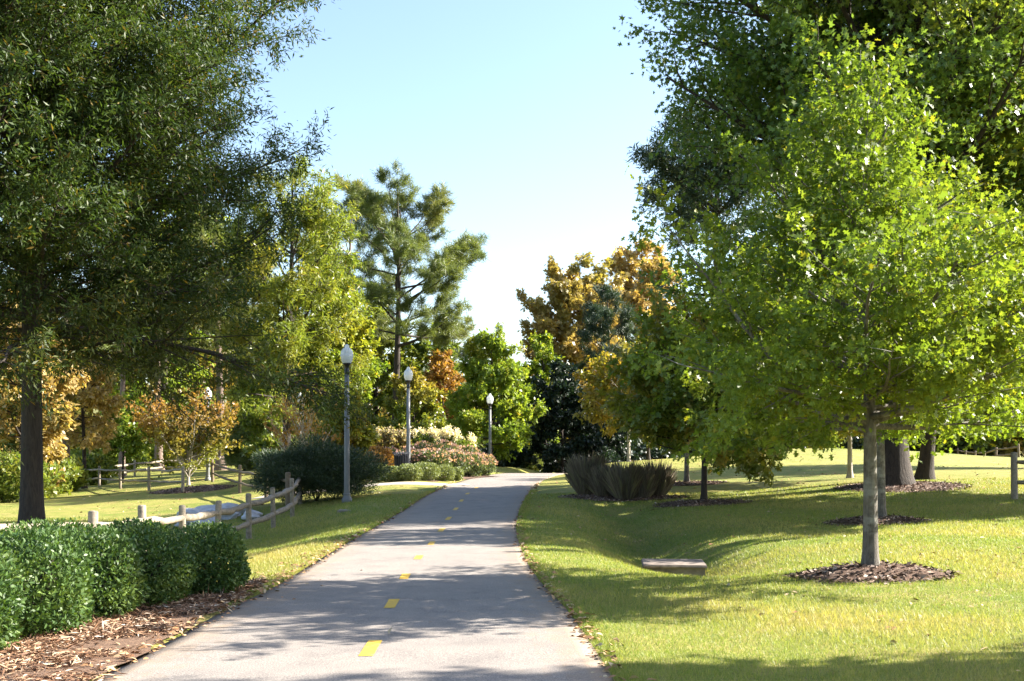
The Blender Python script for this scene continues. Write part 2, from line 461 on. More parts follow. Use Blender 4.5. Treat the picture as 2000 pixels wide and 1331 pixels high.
# yellow dashes, found from the rows they fill in the photograph
for u0, r0, r1 in ((724, 1295, 1263), (765, 1198, 1180), (791, 1139, 1128.5), (818, 1099, 1091), (843, 1070, 1063.5), (862, 1043.5, 1037), (876, 1020, 1014), (890, 1000.5, 995.5), (901, 983.5, 979.5), (913, 969, 966), (930, 957, 954.8)):
    ya = hit(u0, r0)[1]; xm, ym = hit(u0, (r0 + r1) / 2); yb = hit(u0, r1)[1]
    yy = np.linspace(ya, yb, 8)
    me = strip("centre_dash", pcx(yy) + xm - float(pcx(ym)), yy, 0.108, None, 0.004, 3, 0.003, int(r0), False)
    link("centre_dash", me, M["yellow"], path)

sx = np.array([-1.6, -2.6, -3.8, -5, -6.3, -7.6, -9]); sy = np.array([40.3, 40.1, 39.9, 39.7, 39.6, 39.6, 39.8])
tt = np.linspace(0, 1, 60); ts = np.linspace(0, 1, 7)
spx, spy = np.interp(tt, ts, sx), np.interp(tt, ts, sy)
k = np.hanning(9); k /= k.sum()
spx = np.convolve(np.pad(spx, 4, mode='reflect', reflect_type='odd'), k, 'valid'); spy = np.convolve(np.pad(spy, 4, mode='reflect', reflect_type='odd'), k, 'valid')
sp = link("side_path", strip("side_path", spx, spy, 1.5, M["side_path"], 0.030, 8, 0.02, 5), M["side_path"])
tag(sp, "pale side path leaving the main path behind the shrubs", "path", kind="structure")
def off_side(x, y):
    return np.sqrt(((np.asarray(x)[..., None] - spx) ** 2 + (np.asarray(y)[..., None] - spy) ** 2).min(-1)) - 1.0

# ------------------------------------------------------------------ leaves
SHAPES = {
 "willow": np.array([(0, 0), (.10, .4), (.0, 1), (-.10, .4)]),
 "needle": np.array([(-.03, 0), (.03, 0), (.012, 1), (-.012, 1)]),
 "oval": np.array([(0, 0), (.24, .3), (.22, .65), (0, 1), (-.22, .65), (-.24, .3)]),
 "quad": np.array([(0, 0), (.34, .5), (0, 1), (-.34, .5)]),
 "oak": np.array([(0, 0), (.05, .2), (.27, .22), (.10, .42), (.38, .62), (.12, .70), (.17, .95), (0, 1.0), (-.15, .93), (-.12, .70), (-.38, .58), (-.10, .42), (-.25, .2), (-.05, .2)]),
 "star": np.array([(0, 0), (.12, .12), (.45, .1), (.2, .38), (.46, .72), (.13, .62), (0, 1), (-.13, .62), (-.46, .72), (-.2, .38), (-.45, .1), (-.12, .12)]),
 "blade": np.array([(-.5, 0), (.5, 0), (0, 1)]),
 "reed": np.array([(-.5, 0), (.5, 0), (.42, .5), (0, 1), (-.42, .5)]),
}
def unit(a): return a / (np.linalg.norm(a, axis=-1, keepdims=True) + 1e-9)
def leaf_mesh(name, P, D, Nn, size, shape, tone, hue, wscale=1.0, curl=0.12):
    D = unit(D); Nn = unit(Nn - (Nn * D).sum(-1, keepdims=True) * D); Sd = np.cross(D, Nn)
    sh = SHAPES[shape]; k = len(sh)
    size = np.broadcast_to(np.asarray(size, float), (len(P),))[:, None, None]
    fx = sh[None, :, 0, None] * wscale; fy = sh[None, :, 1, None]
    cz = -curl * (sh[:, 1] ** 2)[None, :, None] + 0.25 * np.abs(sh[:, 0])[None, :, None] * wscale
    if k == 3: cz = cz * 0
    V = P[:, None] + size * (fx * Sd[:, None] + fy * D[:, None] + cz * Nn[:, None])
    n = len(P)
    return np_mesh(name, V.reshape(-1, 3), np.arange(n * k).reshape(n, k), False, {"tone": tone, "hue": hue})

def grow(rng, H, tr, clo, prof, nl, elev, curve, subd, twl, lean, sides=9, wob=0.04, flat=0.5, az0=0.0, reach=(.72, 1.05), s_in=.18, limb_r=.022):
    """skeleton: tubes as (points, radii) and twigs as (start, end, limb)"""
    tubes, tw = [], []
    n = 14; ts_ = np.linspace(0, 1, n)
    ph = rng.uniform(0, 6.28, 4)
    tp = np.stack([lean[0] * ts_ * H + wob * H * .3 * (np.sin(ts_ * 4 + ph[0]) - np.sin(ph[0])) * ts_, lean[1] * ts_ * H + wob * H * .3 * (np.sin(ts_ * 4 + ph[1]) - np.sin(ph[1])) * ts_, ts_ * H], -1)
    trad = tr * (np.clip(1 - ts_, 0, 1) ** 0.75 * 0.97 + 0.03) + tr * 0.45 * np.exp(-ts_ * H / (tr * 2.2))
    zz = np.concatenate([[-0.15], [0.0, tr * .6, tr * 1.5, tr * 3], ts_[1:] * H])
    zz = np.unique(np.round(zz, 4))
    P = np.stack([np.interp(zz, ts_ * H, tp[:, k]) for k in (0, 1)] + [zz], -1)
    rr = tr * (np.clip(1 - zz / H, 0, 1) ** 0.75 * 0.97 + 0.03) + tr * 0.62 * np.exp(-np.maximum(zz, 0) / (tr * 1.5))
    tubes.append((P, rr, 14))
    for i in range(nl):
        c = (i + rng.uniform(.1, .9)) / nl
        t = clo + (0.97 - clo) * c
        az = az0 + i * 2.39996 + rng.normal(0, .25)
        Rr = prof(c, az) * rng.uniform(*reach)
        if Rr < 0.15: continue
        el = elev[0] + (elev[1] - elev[0]) * c + rng.normal(0, .10)
        t = max(clo, t - .7 * Rr * math.tan(min(max(el + curve * 2, 0), 1.2)) / H)
        s0 = np.array([np.interp(t, ts_, tp[:, k]) for k in range(3)])
        Ln = Rr / max(math.cos(el), .45)
        m = 7; d = np.array([math.cos(az) * math.cos(el), math.sin(az) * math.cos(el), math.sin(el)])
        pts = [s0]
        for q in range(m):
            d = d + np.array([rng.normal(0, .10), rng.normal(0, .10), curve + rng.normal(0, .06)]); d /= np.linalg.norm(d)
            pts.append(pts[-1] + d * Ln / m)
        pts = np.array(pts); r0 = min(np.interp(t, ts_, trad) * .62, limb_r * Ln + .010)
        tubes.append((pts, r0 * (1 - np.linspace(0, .88, m + 1)), 6))
        ns = max(3, int(Ln * subd))
        for j in range(ns):
            s = s_in + (1 - s_in) * (j + rng.uniform(0, 1)) / ns; fi = min(s * m, m - 1e-3); a = int(fi)
            p = pts[a] + (pts[a + 1] - pts[a]) * (fi - a); ld = pts[a + 1] - pts[a]; ld /= np.linalg.norm(ld)
            sd = np.cross(ld, (0, 0, 1.0)); sd /= np.linalg.norm(sd) + 1e-6
            sg = 1 if (j % 2) else -1
            ang = rng.uniform(.5, 1.15)
            d2 = ld * math.cos(ang) + sd * sg * math.sin(ang) * rng.uniform(.6, 1) + np.array([0, 0, rng.normal(.05, flat)]); d2 /= np.linalg.norm(d2)
            l2 = (0.52 * (1 - s) + 0.16) * Ln * rng.uniform(.7, 1.15)
            l2 = min(l2, 2.6 * (1 + H / 30)); l2 = max(l2, twl * .8)
            q2 = [p]
            for q in range(3):
                d2 = d2 + np.array([rng.normal(0, .12), rng.normal(0, .12), curve * .8 + rng.normal(0, .08)]); d2 /= np.linalg.norm(d2)
                q2.append(q2[-1] + d2 * l2 / 3)
            q2 = np.array(q2)
            tubes.append((q2, r0 * .34 * (1.05 - s * .6) * (1 - np.linspace(0, .8, 4)), 4))
            nt_ = max(2, int(l2 / twl * 2.6))
            for q in range(nt_):
                s3 = .15 + .85 * (q + rng.uniform(0, 1)) / nt_; f3 = min(s3 * 3, 2.999); a3 = int(f3)
                p3 = q2[a3] + (q2[a3 + 1] - q2[a3]) * (f3 - a3)
                d3 = unit(q2[a3 + 1] - q2[a3]) + rng.normal(0, .75, 3) * np.array([1, 1, .75])
                d3 = unit(d3)
                tw.append((p3, p3 + d3 * twl * rng.uniform(.6, 1.25), i, s))
    return tubes, tw

def hnoise(P, sc, seed):
    r = np.random.default_rng(seed); v = np.zeros(len(P))
    for k in range(5):
        d = r.normal(size=3) * sc * (1 + .5 * k); v += np.sin(P @ d + r.uniform(0, 6.28)) / (1 + .4 * k)
    return v / 2.0

def tree(name, label, cat, x, y, H, tr, clo, prof, leaf, n, size, lm, bm, seed, nl=30, elev=(0.05, .9), curve=.05, subd=2.0, twl=.5,
         lean=(0, 0), hue=(0, 0), droop=.25, up=.8, spread=.06, flat=.35, group=None, wob=.04, huefn=None, wscale=1.0, reach=(.72, 1.05), clump=1.0, rad=0.0, s_in=.18, limb_r=.022):
    rng = np.random.default_rng(seed)
    z0 = S(x, y)
    root = thing(name, label, cat, (x, y, z0), group)
    tubes, tw = grow(rng, H, tr, clo, prof, nl, elev, curve, subd, twl, lean, wob=wob, flat=flat, reach=reach, s_in=s_in, limb_r=limb_r)
    G = Geo()
    for P, r, sd in tubes: G.tube(P, r, sd, cap=False)
    G.obj("trunk", M[bm], root)
    P0 = np.array([t[0] for t in tw]); P1 = np.array([t[1] for t in tw]); li = np.array([t[2] for t in tw])
    wt = rng.uniform(.5, 1.5, len(P0)) ** clump; wt /= wt.sum()
    idx = rng.choice(len(P0), n, p=wt)
    s = rng.uniform(0, 1, n) ** .8
    P = P0[idx] + (P1[idx] - P0[idx]) * s[:, None] + rng.normal(0, spread, (n, 3))
    D = unit(P1[idx] - P0[idx]) * .7 + unit(rng.normal(size=(n, 3))) + np.array([0, 0, -droop])
    if rad:
        cc = np.array([lean[0] * H * .6, lean[1] * H * .6, H * .6]); D = D + rad * unit(P - cc)
    Nn = rng.normal(size=(n, 3)) * .75 + np.array([0, 0, up])
    sz = size * rng.uniform(.65, 1.25, n)
    tone = np.clip(rng.uniform(0, 1, n) * .6 + .4 * (hnoise(P, .8, seed) * .5 + .5), 0, 1)
    hb = rng.uniform(0, 1, nl + 1)[li[idx]]
    hv = hue[0] + hue[1] * np.clip(hnoise(P, .7 * 8 / H, seed + 5) * .6 + hb * .8 - .35, 0, 1) + (rng.uniform(0, 1, n) < .04) * .5 * (hue[1] > 0)
    if huefn is not None: hv = hv + huefn(P, H)
    hv = np.clip(hv + rng.normal(0, .05, n) * (hue[1] > 0), 0, 1)
    me = leaf_mesh("crown", P, D, Nn, sz, leaf, tone, hv, wscale)
    link("crown", me, L[lm], root)
    return root

def ell(r, a=.5, lo=.35, pw=2.0):
    """crown half-width by height in the crown: widest at a, lo of it at the foot"""
    def f(c, az=0):
        if c < a: return r * (lo + (1 - lo) * math.sin(c / a * math.pi / 2))
        return r * max(0.0, 1 - ((c - a) / (1 - a)) ** pw) ** .6
    return f
def cone(r, pw=1.0, tip=.06):
    return lambda c, az=0: r * ((1 - c) ** pw * (1 - tip) + tip)

# ---- the tall willow oak on the left
def wprof(c, az):
    return 6.05 * (1.0 if c < .72 else max(.15, 1 - ((c - .72) / .28) ** 2 * .75)) * (1 + .20 * math.cos(az))
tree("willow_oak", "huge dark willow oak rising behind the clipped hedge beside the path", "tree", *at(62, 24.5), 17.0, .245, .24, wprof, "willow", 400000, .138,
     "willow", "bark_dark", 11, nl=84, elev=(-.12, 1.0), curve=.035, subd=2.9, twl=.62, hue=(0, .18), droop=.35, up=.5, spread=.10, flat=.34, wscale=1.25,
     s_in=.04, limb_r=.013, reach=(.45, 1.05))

# ---- the young oak in front right
def oprof(c, az):
    k = np.interp(c, [0, .08, .2, .4, .6, .8, 1], [2.6, 3.15, 3.1, 2.5, 1.8, 1.0, .25])
    return k
NO = hit(1700, 1124)
tree("young_oak", "bright green young oak nearest the camera on the right lawn", "tree", *NO, 6.0, .088, .285, oprof, "oak", 60000, .078, "oak", "bark_oak", 25,
     nl=62, elev=(.0, 1.05), curve=.03, subd=3.8, twl=.34, hue=(0, .22), droop=.3, up=.75, spread=.055, flat=.24, wscale=1.15, s_in=.06, limb_r=.012, reach=(.5, 1.08), clump=2.4)
T2 = at(1721, 23)
tree("young_oak", "second young oak whose slim trunk shows behind the bright nearest oak", "tree", *T2, 7.8, .095, .22, (lambda c, az: 1.22 * oprof(c, az)), "oak", 34000, .14, "oak", "bark_oak", 22,
     nl=36, elev=(-.05, 1.05), curve=.05, subd=2.6, twl=.42, hue=(0, .25), spread=.06, flat=.28)


tree("young_oak", "young oak standing outside the right edge, its shadow crossing the near path", "tree", 10.4, 8.7, 8.6, .12, .34, ell(1.9, .4, .6), "oak", 8000, .20, "oak", "bark_oak", 23,
     nl=40, elev=(0, 1.0), curve=.04, subd=2.2, twl=.45, hue=(0, .25), spread=.08)

tree("hickory_tree", "broad tree outside the right edge whose long shadow darkens the swale", "tree", 19.6, 29.2, 11.0, .2, .26, ell(4.4, .4, .6), "oval", 26000, .30,
     "green", "bark_dark", 24, nl=40, elev=(0, 1.0), curve=.03, subd=1.5, twl=.7, hue=(0, .3), spread=.15)

# ---- the tall trees behind it on the right
def gprof(c, az):
    k = np.interp(c, [0, .15, .4, .7, .9, 1], [6.4, 7.0, 7.2, 6.7, 5.2, 2.5])
    return k
tree("sweetgum_tree", "towering sweetgum with thick trunk behind the young oaks, crown past the top edge", "tree", *at(1741, 32.5), 20.0, .44, .24, gprof, "star", 112000, .165,
     "gum", "bark_dark", 31, nl=60, elev=(-.14, 1.0), curve=.03, subd=1.9, twl=.7, clump=1.6, hue=(0, .35), spread=.16, flat=.35)
tree("sweetgum_tree", "tall yellow green tree whose trunk stands close beside the thick trunk", "tree", 12.6, 34.4, 18.0, .21, .30, ell(5.6, .45, .6), "star", 34000, .28,
     "lime", "bark_dark", 32, nl=40, elev=(0, 1.0), curve=.03, subd=1.5, twl=.75, hue=(0, .3), spread=.16, lean=(.10, 0))
tree("cedar_tree", "blue green tree showing left of the towering sweetgum, high up against the sky", "tree", *at(1405, 52), 17.2, .20, .60, ell(4.0, .45, .6), "willow", 26000, .34,
     "pine_dark", "bark_dark", 33, nl=34, elev=(-.05, .8), curve=.05, subd=1.9, twl=.6, hue=(0, .1), spread=.10)
tree("hickory_tree", "dark tree filling the upper right corner beyond the fence post", "tree", *at(2110, 50), 14.5, .24, .25, ell(6.0, .45, .6), "oval", 30000, .33,
     "green", "bark_dark", 34, nl=42, elev=(0, 1.0), curve=.03, subd=1.4, twl=.8, hue=(0, .3), spread=.18)
tree("oak_sapling", "dark trunked young oak on the bank beside the ornamental grasses", "tree", *hit(1375, 981), 5.6, .085, .24, ell(2.9, .35, .85), "oak", 19000, .19,
     "oak2", "bark_dark", 41, nl=34, elev=(-.1, 1.0), subd=2.6, twl=.40, hue=(.05, .55), spread=.07, group="young trees up the right bank")
tree("oak_sapling", "grey trunked young tree behind the ornamental grasses, olive and orange leaves", "tree", *at(1341, 38.2), 5.8, .085, .24, ell(2.8, .35, .85), "oval", 17000, .20,
     "oak2", "bark_oak", 42, nl=32, elev=(-.1, 1.0), subd=2.3, twl=.45, hue=(.25, .8), spread=.08, group="young trees up the right bank")
tree("oak_sapling", "small orange tinged tree with pale trunk above the leftmost ornamental grass", "tree", *at(1228, 62), 6.2, .09, .30, ell(3.1, .35, .8), "oval", 9000, .26,
     "oak2", "bark_pale", 43, nl=30, elev=(-.1, 1.0), subd=2.0, twl=.5, hue=(.4, .8), spread=.09, group="young trees up the right bank")
tree("oak_sapling", "far brown trunked young tree at the crest of the right bank", "tree", *at(1266, 65), 6.5, .11, .30, ell(3.0, .35, .8), "oval", 9000, .26,
     "oak2", "bark_dark", 44, nl=30, elev=(-.1, 1.0), subd=2.0, twl=.5, hue=(.3, .7), spread=.09, group="young trees up the right bank")
tree("oak_sapling", "white trunked sapling left of the thick sweetgum trunk", "tree", *at(1660, 37), 5.0, .085, .34, ell(2.1, .35, .8), "oak", 7000, .22,
     "oak2", "bark_pale", 45, nl=26, elev=(-.1, 1.0), subd=2.2, twl=.45, hue=(.1, .4), spread=.08, group="young trees up the right bank")

# ---- middle distance, left of the path
def pprof(c, az):
    r_ = np.interp(c, [0, .2, .45, .7, .9, 1], [5.0, 7.2, 7.0, 5.2, 4.3, 3.0])
    l_ = np.interp(c, [0, .2, .45, .7, .9, 1], [3.0, 4.2, 4.4, 4.4, 4.0, 3.0])
    k = .5 + .5 * math.cos(az)
    return r_ * k + l_ * (1 - k)
PINE = dict(curve=.055, subd=1.5, twl=.55, hue=(0, .5), droop=-.15, up=.3, spread=.10, flat=.12, wscale=1.5, reach=(.5, 1.06), clump=1.6, s_in=.42)
tree("loblolly_pine", "tall pine with bare lower trunk standing clear against the sky", "tree", *at(770, 75), 19.5, .28, .42, pprof, "needle", 90000, .33, "pine", "bark_dark", 51,
     nl=34, elev=(-.08, .85), lean=(.012, 0), **PINE)
PR = lambda r: (lambda c, az=0: r * np.interp(c, [0, .25, .6, .9, 1], [.6, 1, .9, .6, .25]))
tree("loblolly_pine", "bluish pine just left of the tall clear pine, partly behind willow oak leaves", "tree", *at(676, 84), 20.0, .26, .38, PR(4.6), "needle", 36000, .40, "pine_dark", "bark_pine", 52, nl=30, elev=(-.1, .8), **PINE)
tree("loblolly_pine", "low dark pine right of the tall pine, behind the lime green tree", "tree", *at(885, 96), 13.2, .24, .25, PR(4.2), "needle", 24000, .42, "pine", "bark_pine", 53, nl=28, elev=(-.1, .8), **PINE)
tree("loblolly_pine", "dark round topped pine in front of the golden trees", "tree", *at(1195, 82), 14.2, .24, .45, ell(2.8, .5, .6), "needle", 22000, .40, "pine_dark", "bark_pine", 54, nl=26, elev=(-.05, .8), **PINE)
for k_, (u_, d_, h_, r_, lab) in enumerate((
    (431, 88, 21, .36, "pine with sunlit pale trunk behind the far rail fence and orange crape myrtle"),
    (310, 92, 20, .34, "pine trunk behind the far rail fence, left of the orange crape myrtle"),
    (474, 93, 19, .28, "slim pine trunk at the right end of the far rail fence"),
    (128, 63, 18, .26, "leaning pair of brown pine stems left of the rail fence corner"),
    (238, 82, 20, .24, "dark straight pine trunk under the small round green tree"))):
    tree("loblolly_pine", lab, "tree", *at(u_, d_), h_, r_, .42, PR(4.4), "needle", 20000, .46, "pine", "bark_pine", 60 + k_, nl=24, elev=(-.08, .8), group="pines behind the far fence", **PINE)
top_orange = lambda P, H: np.clip((P[:, 2] / H - .62) * 1.6, 0, .55)
BG = [  # name, label, u, d, top row, half width px, leaf, n, size, material, clo, profile, hue, extra
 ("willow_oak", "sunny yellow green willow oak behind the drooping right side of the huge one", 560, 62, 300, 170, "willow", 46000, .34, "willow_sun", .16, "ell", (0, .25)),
 ("yellow_tree", "golden leaved tree at the left edge behind the dark trunk", 42, 52, 560, 110, "oval", 16000, .26, "gold", .10, "ell", (0, .35)),
 ("yellow_tree", "tall yellow tree seen through the gaps of the huge willow oak", 320, 99, 245, 150, "oval", 26000, .40, "lime", .14, "ell", (0, .3)),
 ("yellow_tree", "amber tree leaning out right of the dark trunk", 165, 60, 640, 70, "oval", 9000, .26, "gold", .25, "ell", (0, .3)),
 ("green_tree", "broad yellow green tree directly behind the nearest lamp globe", 655, 66, 530, 84, "oval", 22000, .28, "lime", .10, "ell", (0, .35)),
 ("green_tree", "darker green tree behind the second lamp, left of the pine trunk", 735, 84, 585, 85, "oval", 14000, .32, "green", .10, "ell", (0, .3)),
 ("green_tree", "green tree right of the tall pine trunk", 842, 82, 640, 75, "oval", 13000, .32, "green", .08, "ell", (0, .3)),
 ("round_tree", "round green tree with orange top behind the second lamp post", 806, 57, 738, 64, "oval", 14000, .19, "green", .12, "ell", (.05, .25)),
 ("orange_tree", "orange brown tree between the round tree and the lime tree", 862, 76, 690, 48, "oval", 8000, .24, "russet", .12, "ell", (0, .5)),
 ("orange_tree", "dull orange and olive tree low behind the nearest lamp post", 672, 50, 785, 62, "oval", 9000, .20, "oak2", .10, "ell", (.2, .8)),
 ("lime_tree", "bright lime green conical tree beside the third lamp", 958, 67, 648, 92, "oak", 30000, .24, "lime", .17, "egg", (0, .35)),
 ("evergreen_tree", "very dark evergreen where the path disappears", 1098, 73, 712, 74, "oval", 20000, .26, "dark", .04, "ell", (0, 0)),
 ("evergreen_tree", "dark low evergreen right of the vanishing path, under the orange saplings", 1178, 80, 760, 72, "oval", 15000, .28, "dark", .03, "ell", (0, 0)),
 ("evergreen_tree", "dark shadowy evergreen left of the vanishing path, below the lime tree", 1015, 92, 790, 70, "oval", 12000, .30, "dark", .03, "ell", (0, 0)),
 ("russet_oak", "brown gold oak with ragged left edge against the sky", 1122, 92, 500, 118, "star", 30000, .36, "gold", .25, "ell", (.15, .55)),
 ("russet_oak", "golden topped oak touching the sweetgum, behind the dark round pine", 1245, 102, 462, 105, "star", 26000, .40, "gold", .25, "ell", (0, .3)),
 ("yellow_green_tree", "small yellow green tree over the dark evergreen", 1065, 86, 655, 50, "oval", 9000, .28, "lime", .2, "ell", (0, .6)),
 ("small_tree", "small round green tree beside the far fence corner", 240, 71, 778, 50, "oval", 9000, .21, "lime", .34, "ell", (0, .15)),
 ("green_tree", "deep green tree behind the bare crape myrtle", 535, 76, 640, 80, "oval", 14000, .30, "green", .06, "ell", (0, .4)),
 ("blue_conifer", "soft blue green conifer between the crape myrtles", 478, 82, 745, 52, "needle", 22000, .40, "pine", .05, "cone", (0, .1)),
 ("green_tree", "olive green tree filling the gap behind the young bank trees", 1390, 72, 600, 100, "oval", 15000, .32, "green", .12, "ell", (0, .5)),
 ("green_tree", "shaded green tree behind the bank, right of the young oaks", 1560, 100, 640, 110, "oval", 14000, .40, "green", .05, "ell", (0, .4)),
 ("green_tree", "mid green tree behind the right hand far fence", 1850, 124, 640, 120, "oval", 14000, .46, "green", .04, "ell", (0, .4)),
]
for k_, (nm, lab, u_, d_, tv, hw, lf, n_, sz_, lm_, clo_, pf, hu) in enumerate(BG):
    x_, y_ = at(u_, d_); r_ = hw / F * d_; H_ = zv(tv, d_) - S(x_, y_)
    prof_ = ell(r_, .42, .65) if pf == "ell" else (cone(r_ * 1.05, .8) if pf == "cone" else (lambda c, az=0, r=r_: r * np.interp(c, [0, .12, .5, .8, 1], [.9, 1.05, .85, .55, .12])))
    tree(nm, lab, "tree", x_, y_, H_, max(.08, H_ * .014), clo_, prof_, lf, n_, sz_, lm_, "bark_dark", 100 + k_, nl=int(24 + r_ * 3), elev=(-.05, 1.0), curve=.04,
         subd=max(.9, 2.6 - r_ * .25), twl=.35 + .05 * r_, hue=hu, spread=.04 + .025 * r_, wscale=2.0 if lf == "needle" else 1.0,
         huefn=(top_orange if nm == "round_tree" else None))

# crape myrtles: many upright stems from the ground
CM = dict(elev=(1.05, 1.32), curve=.0, subd=2.6, twl=.35, flat=.3, spread=.05)
V_ = lambda r: (lambda c, az=0: r * (1.05 - .4 * c))
tree("crape_myrtle", "rounded orange crape myrtle inside the rail fence", "tree", *at(368, 52.2), 3.5, .07, .10, lambda c, az=0: 1.75, "oval", 9000, .17, "russet", "bark_pale", 81, nl=22, hue=(.0, .5),
     huefn=lambda P, H: np.clip(1.3 - P[:, 2] / H * 1.25, 0, .95), **CM)
tree("crape_myrtle", "half bare crape myrtle with pale upright stems and rusty leaves", "tree", *at(590, 46), 4.4, .06, .04, lambda c, az=0: 1.25, "oval", 1500, .14, "russet", "bark_pale", 82, nl=26, hue=(0, .3), **CM)

# ---- the far wood: one mass
rng = np.random.default_rng(5)
Ps, Hs = [], []
tx_ = []
for k_ in range(230):
    a = rng.uniform(-120, 130); b = rng.uniform(104, 150) + .12 * abs(a)
    if -14 < a < 6: h = rng.uniform(6, 10)
    else: h = rng.uniform(8, 15)
    if a < -16: h += 4
    r = rng.uniform(2.6, 4.6); m = 620
    q = unit(rng.normal(size=(m, 3))) * (rng.uniform(.45, 1, (m, 1)) ** .5)
    q = q * (1 + .22 * np.sin(q[:, :1] * 5 + k_) * np.cos(q[:, 2:] * 6 + k_))
    p = q * np.array([r, r, h * .5]) + np.array([a, b, h * .5 + S(a, b)])
    Ps.append(p); Hs.append(np.full(m, rng.uniform(0, 1) ** 2 * .8))
P = np.vstack(Ps); n_ = len(P)
me = leaf_mesh("woods", P, rng.normal(size=(n_, 3)), rng.normal(size=(n_, 3)) + [0, 0, .5], rng.uniform(.5, 1.0, n_), "quad", rng.uniform(0, 1, n_), np.concatenate(Hs), 1.3)
tag(link("woods", me, L["woods"]), "mixed far wood closing the view behind the park", "woods", kind="stuff")

# ------------------------------------------------------------------ shrubs
def shell(rng, n, rx, ry, h, p, lump, inner=.62, low=-.95):
    q = unit(rng.normal(size=(n * 2, 3))); q = q[q[:, 2] > low][:n]
    k = (np.abs(q) ** p).sum(1) ** (-1 / p)
    lp = 1 + lump * np.sin(q[:, 0] * 4.1 + rng.uniform(0, 6)) * np.sin(q[:, 1] * 4.7 + rng.uniform(0, 6)) + lump * .7 * np.sin(q[:, 2] * 6.3 + q[:, 0] * 5 + rng.uniform(0, 6))
    d = rng.uniform(inner, 1, len(q)) ** .6
    return q * (k * lp * d)[:, None] * np.array([rx, ry, h / 2]) + np.array([0, 0, h / 2]), q
def shrub(name, label, cat, x, y, rx, ry, h, leaf, n, size, lm, seed, p=2.2, lump=.1, up=.4, group=None, wscale=1.0, hue=0.0, low=-.95, stem="bark_dark", inner=.6, out=.9, part="foliage", foot=.5):
    rng = np.random.default_rng(seed); z0 = S(x, y)
    root = thing(name, label, cat, (x, y, z0), group)
    P, q = shell(rng, n, rx, ry, h, p, lump, inner, low); n = len(P)
    if foot != .5:
        zr = P[:, 2] / h - .5
        P[:, 2] = h * np.where(zr > 0, foot + zr * 2 * (1 - foot), foot + zr * 2 * foot)
    st = rng.uniform(0, 1, n) < .035
    P[st] = (P[st] - [0, 0, h / 2]) * rng.uniform(1.0, 1.14, (int(st.sum()), 1)) + [0, 0, h / 2]
    P[:, 2] = np.maximum(P[:, 2], .01)
    D = q * out + unit(rng.normal(size=(n, 3))) + np.array([0, 0, up])
    Nn = q + rng.normal(size=(n, 3)) * .7
    tone = np.clip(rng.uniform(0, 1, n) * .7 + .3 * (hnoise(P, 3, seed) * .5 + .5), 0, 1)
    hv = np.clip(hue * (hnoise(P, 5, seed + 1) + rng.normal(0, .4, n)), 0, 1) if hue else np.zeros(n)
    link(part, leaf_mesh(part, P, D, Nn, size * rng.uniform(.65, 1.25, n), leaf, tone, hv, wscale), L[lm], root)
    G = Geo()
    for k in range(7):
        a = rng.uniform(0, 6.28); e = np.array([math.cos(a) * rx * .6, math.sin(a) * ry * .6, h * .75])
        G.tube(np.array([[0, 0, -.05], e * .4 * [.6, .6, 1], e * .75, e]) + rng.normal(0, .02, (4, 3)), [.018, .014, .010, .004], 5)
    G.obj("stem", M[stem], root)
    return root

hs = [(-3.26, 12.05, .42, .50, .74, "rounded clipped shrub at the far end of the hedge, next to the grass verge"),
      (-3.66, 11.1, .49, .50, .79, "second clipped shrub from the far end of the hedge, front row"),
      (-3.82, 10.1, .50, .50, .82, "shaded clipped shrub in the middle of the hedge's front row"),
      (-3.95, 9.1, .51, .50, .83, "clipped shrub bulging towards the path, second from the frame's left edge"),
      (-4.12, 8.15, .52, .52, .86, "nearest clipped shrub, cut by the left edge of the picture"),
      (-4.15, 12.2, .50, .52, .80, "sunlit clipped shrub behind the hedge's far end, below the log rail"),
      (-4.62, 11.2, .54, .54, .82, "clipped shrub in the hedge's back row, before the fence's buried end"),
      (-4.85, 10.1, .56, .54, .85, "shaded back row shrub of the hedge, nearer the left edge"),
      (-5.15, 12.3, .54, .52, .84, "back corner shrub of the hedge, under the big oak trunk"),
      (-5.65, 11.4, .56, .54, .86, "outermost back row hedge shrub at the left edge")]
for k_, (x_, y_, rx, ry, h_, lab) in enumerate(hs):
    shrub("hedge_shrub", lab, "shrub", x_, y_, rx, ry, h_, "oval", 14000 if k_ < 6 else 9000, .043, "hedge", 200 + k_, p=2.7, lump=.075, up=.35, hue=.4, group="clipped shrubs of the hedge", foot=.36, inner=.4, wscale=.85)

shrub("spreading_shrub", "large dark spreading evergreen shrub behind the nearest lamp post", "shrub", *at(618, 34.6), 2.0, 1.5, 1.78, "willow", 40000, .13, "juniper", 230, p=2.1, lump=.19, up=.5, inner=.25, wscale=.9)
bx = [(738, 42.3, .38, .50), (765, 41.6, .46, .55), (800, 41.6, .5, .60), (832, 42.2, .55, .66), (866, 43, .46, .60), (888, 44, .34, .5), (742, 43.8, .4, .6)]
bl = ["leftmost low boxwood mound beside the dark shrub", "low boxwood mound in front of the litter bin's left side", "low boxwood mound at the foot of the second lamp post",
      "widest low boxwood mound right of the second lamp post", "low boxwood mound second from the right end", "small boxwood mound at the right end of the row", "boxwood mound peeping over the leftmost one"]
for k_, (u_, d_, r_, h_) in enumerate(bx):
    shrub("boxwood", bl[k_], "shrub", *at(u_, d_), r_, r_, h_, "oval", 3600, .062, "box", 240 + k_, p=2.3, lump=.06, group="low boxwood mounds by the path", inner=.5)
rb = [(760, 48.5, .6, .95), (806, 47, .7, .95), (846, 46.5, .75, 1.0), (882, 47.5, .75, 1.0), (915, 49, .75, 1.0), (941, 51, .6, .95), (864, 50, .8, 1.15), (906, 52, .8, 1.1), (822, 50, .8, 1.1)]
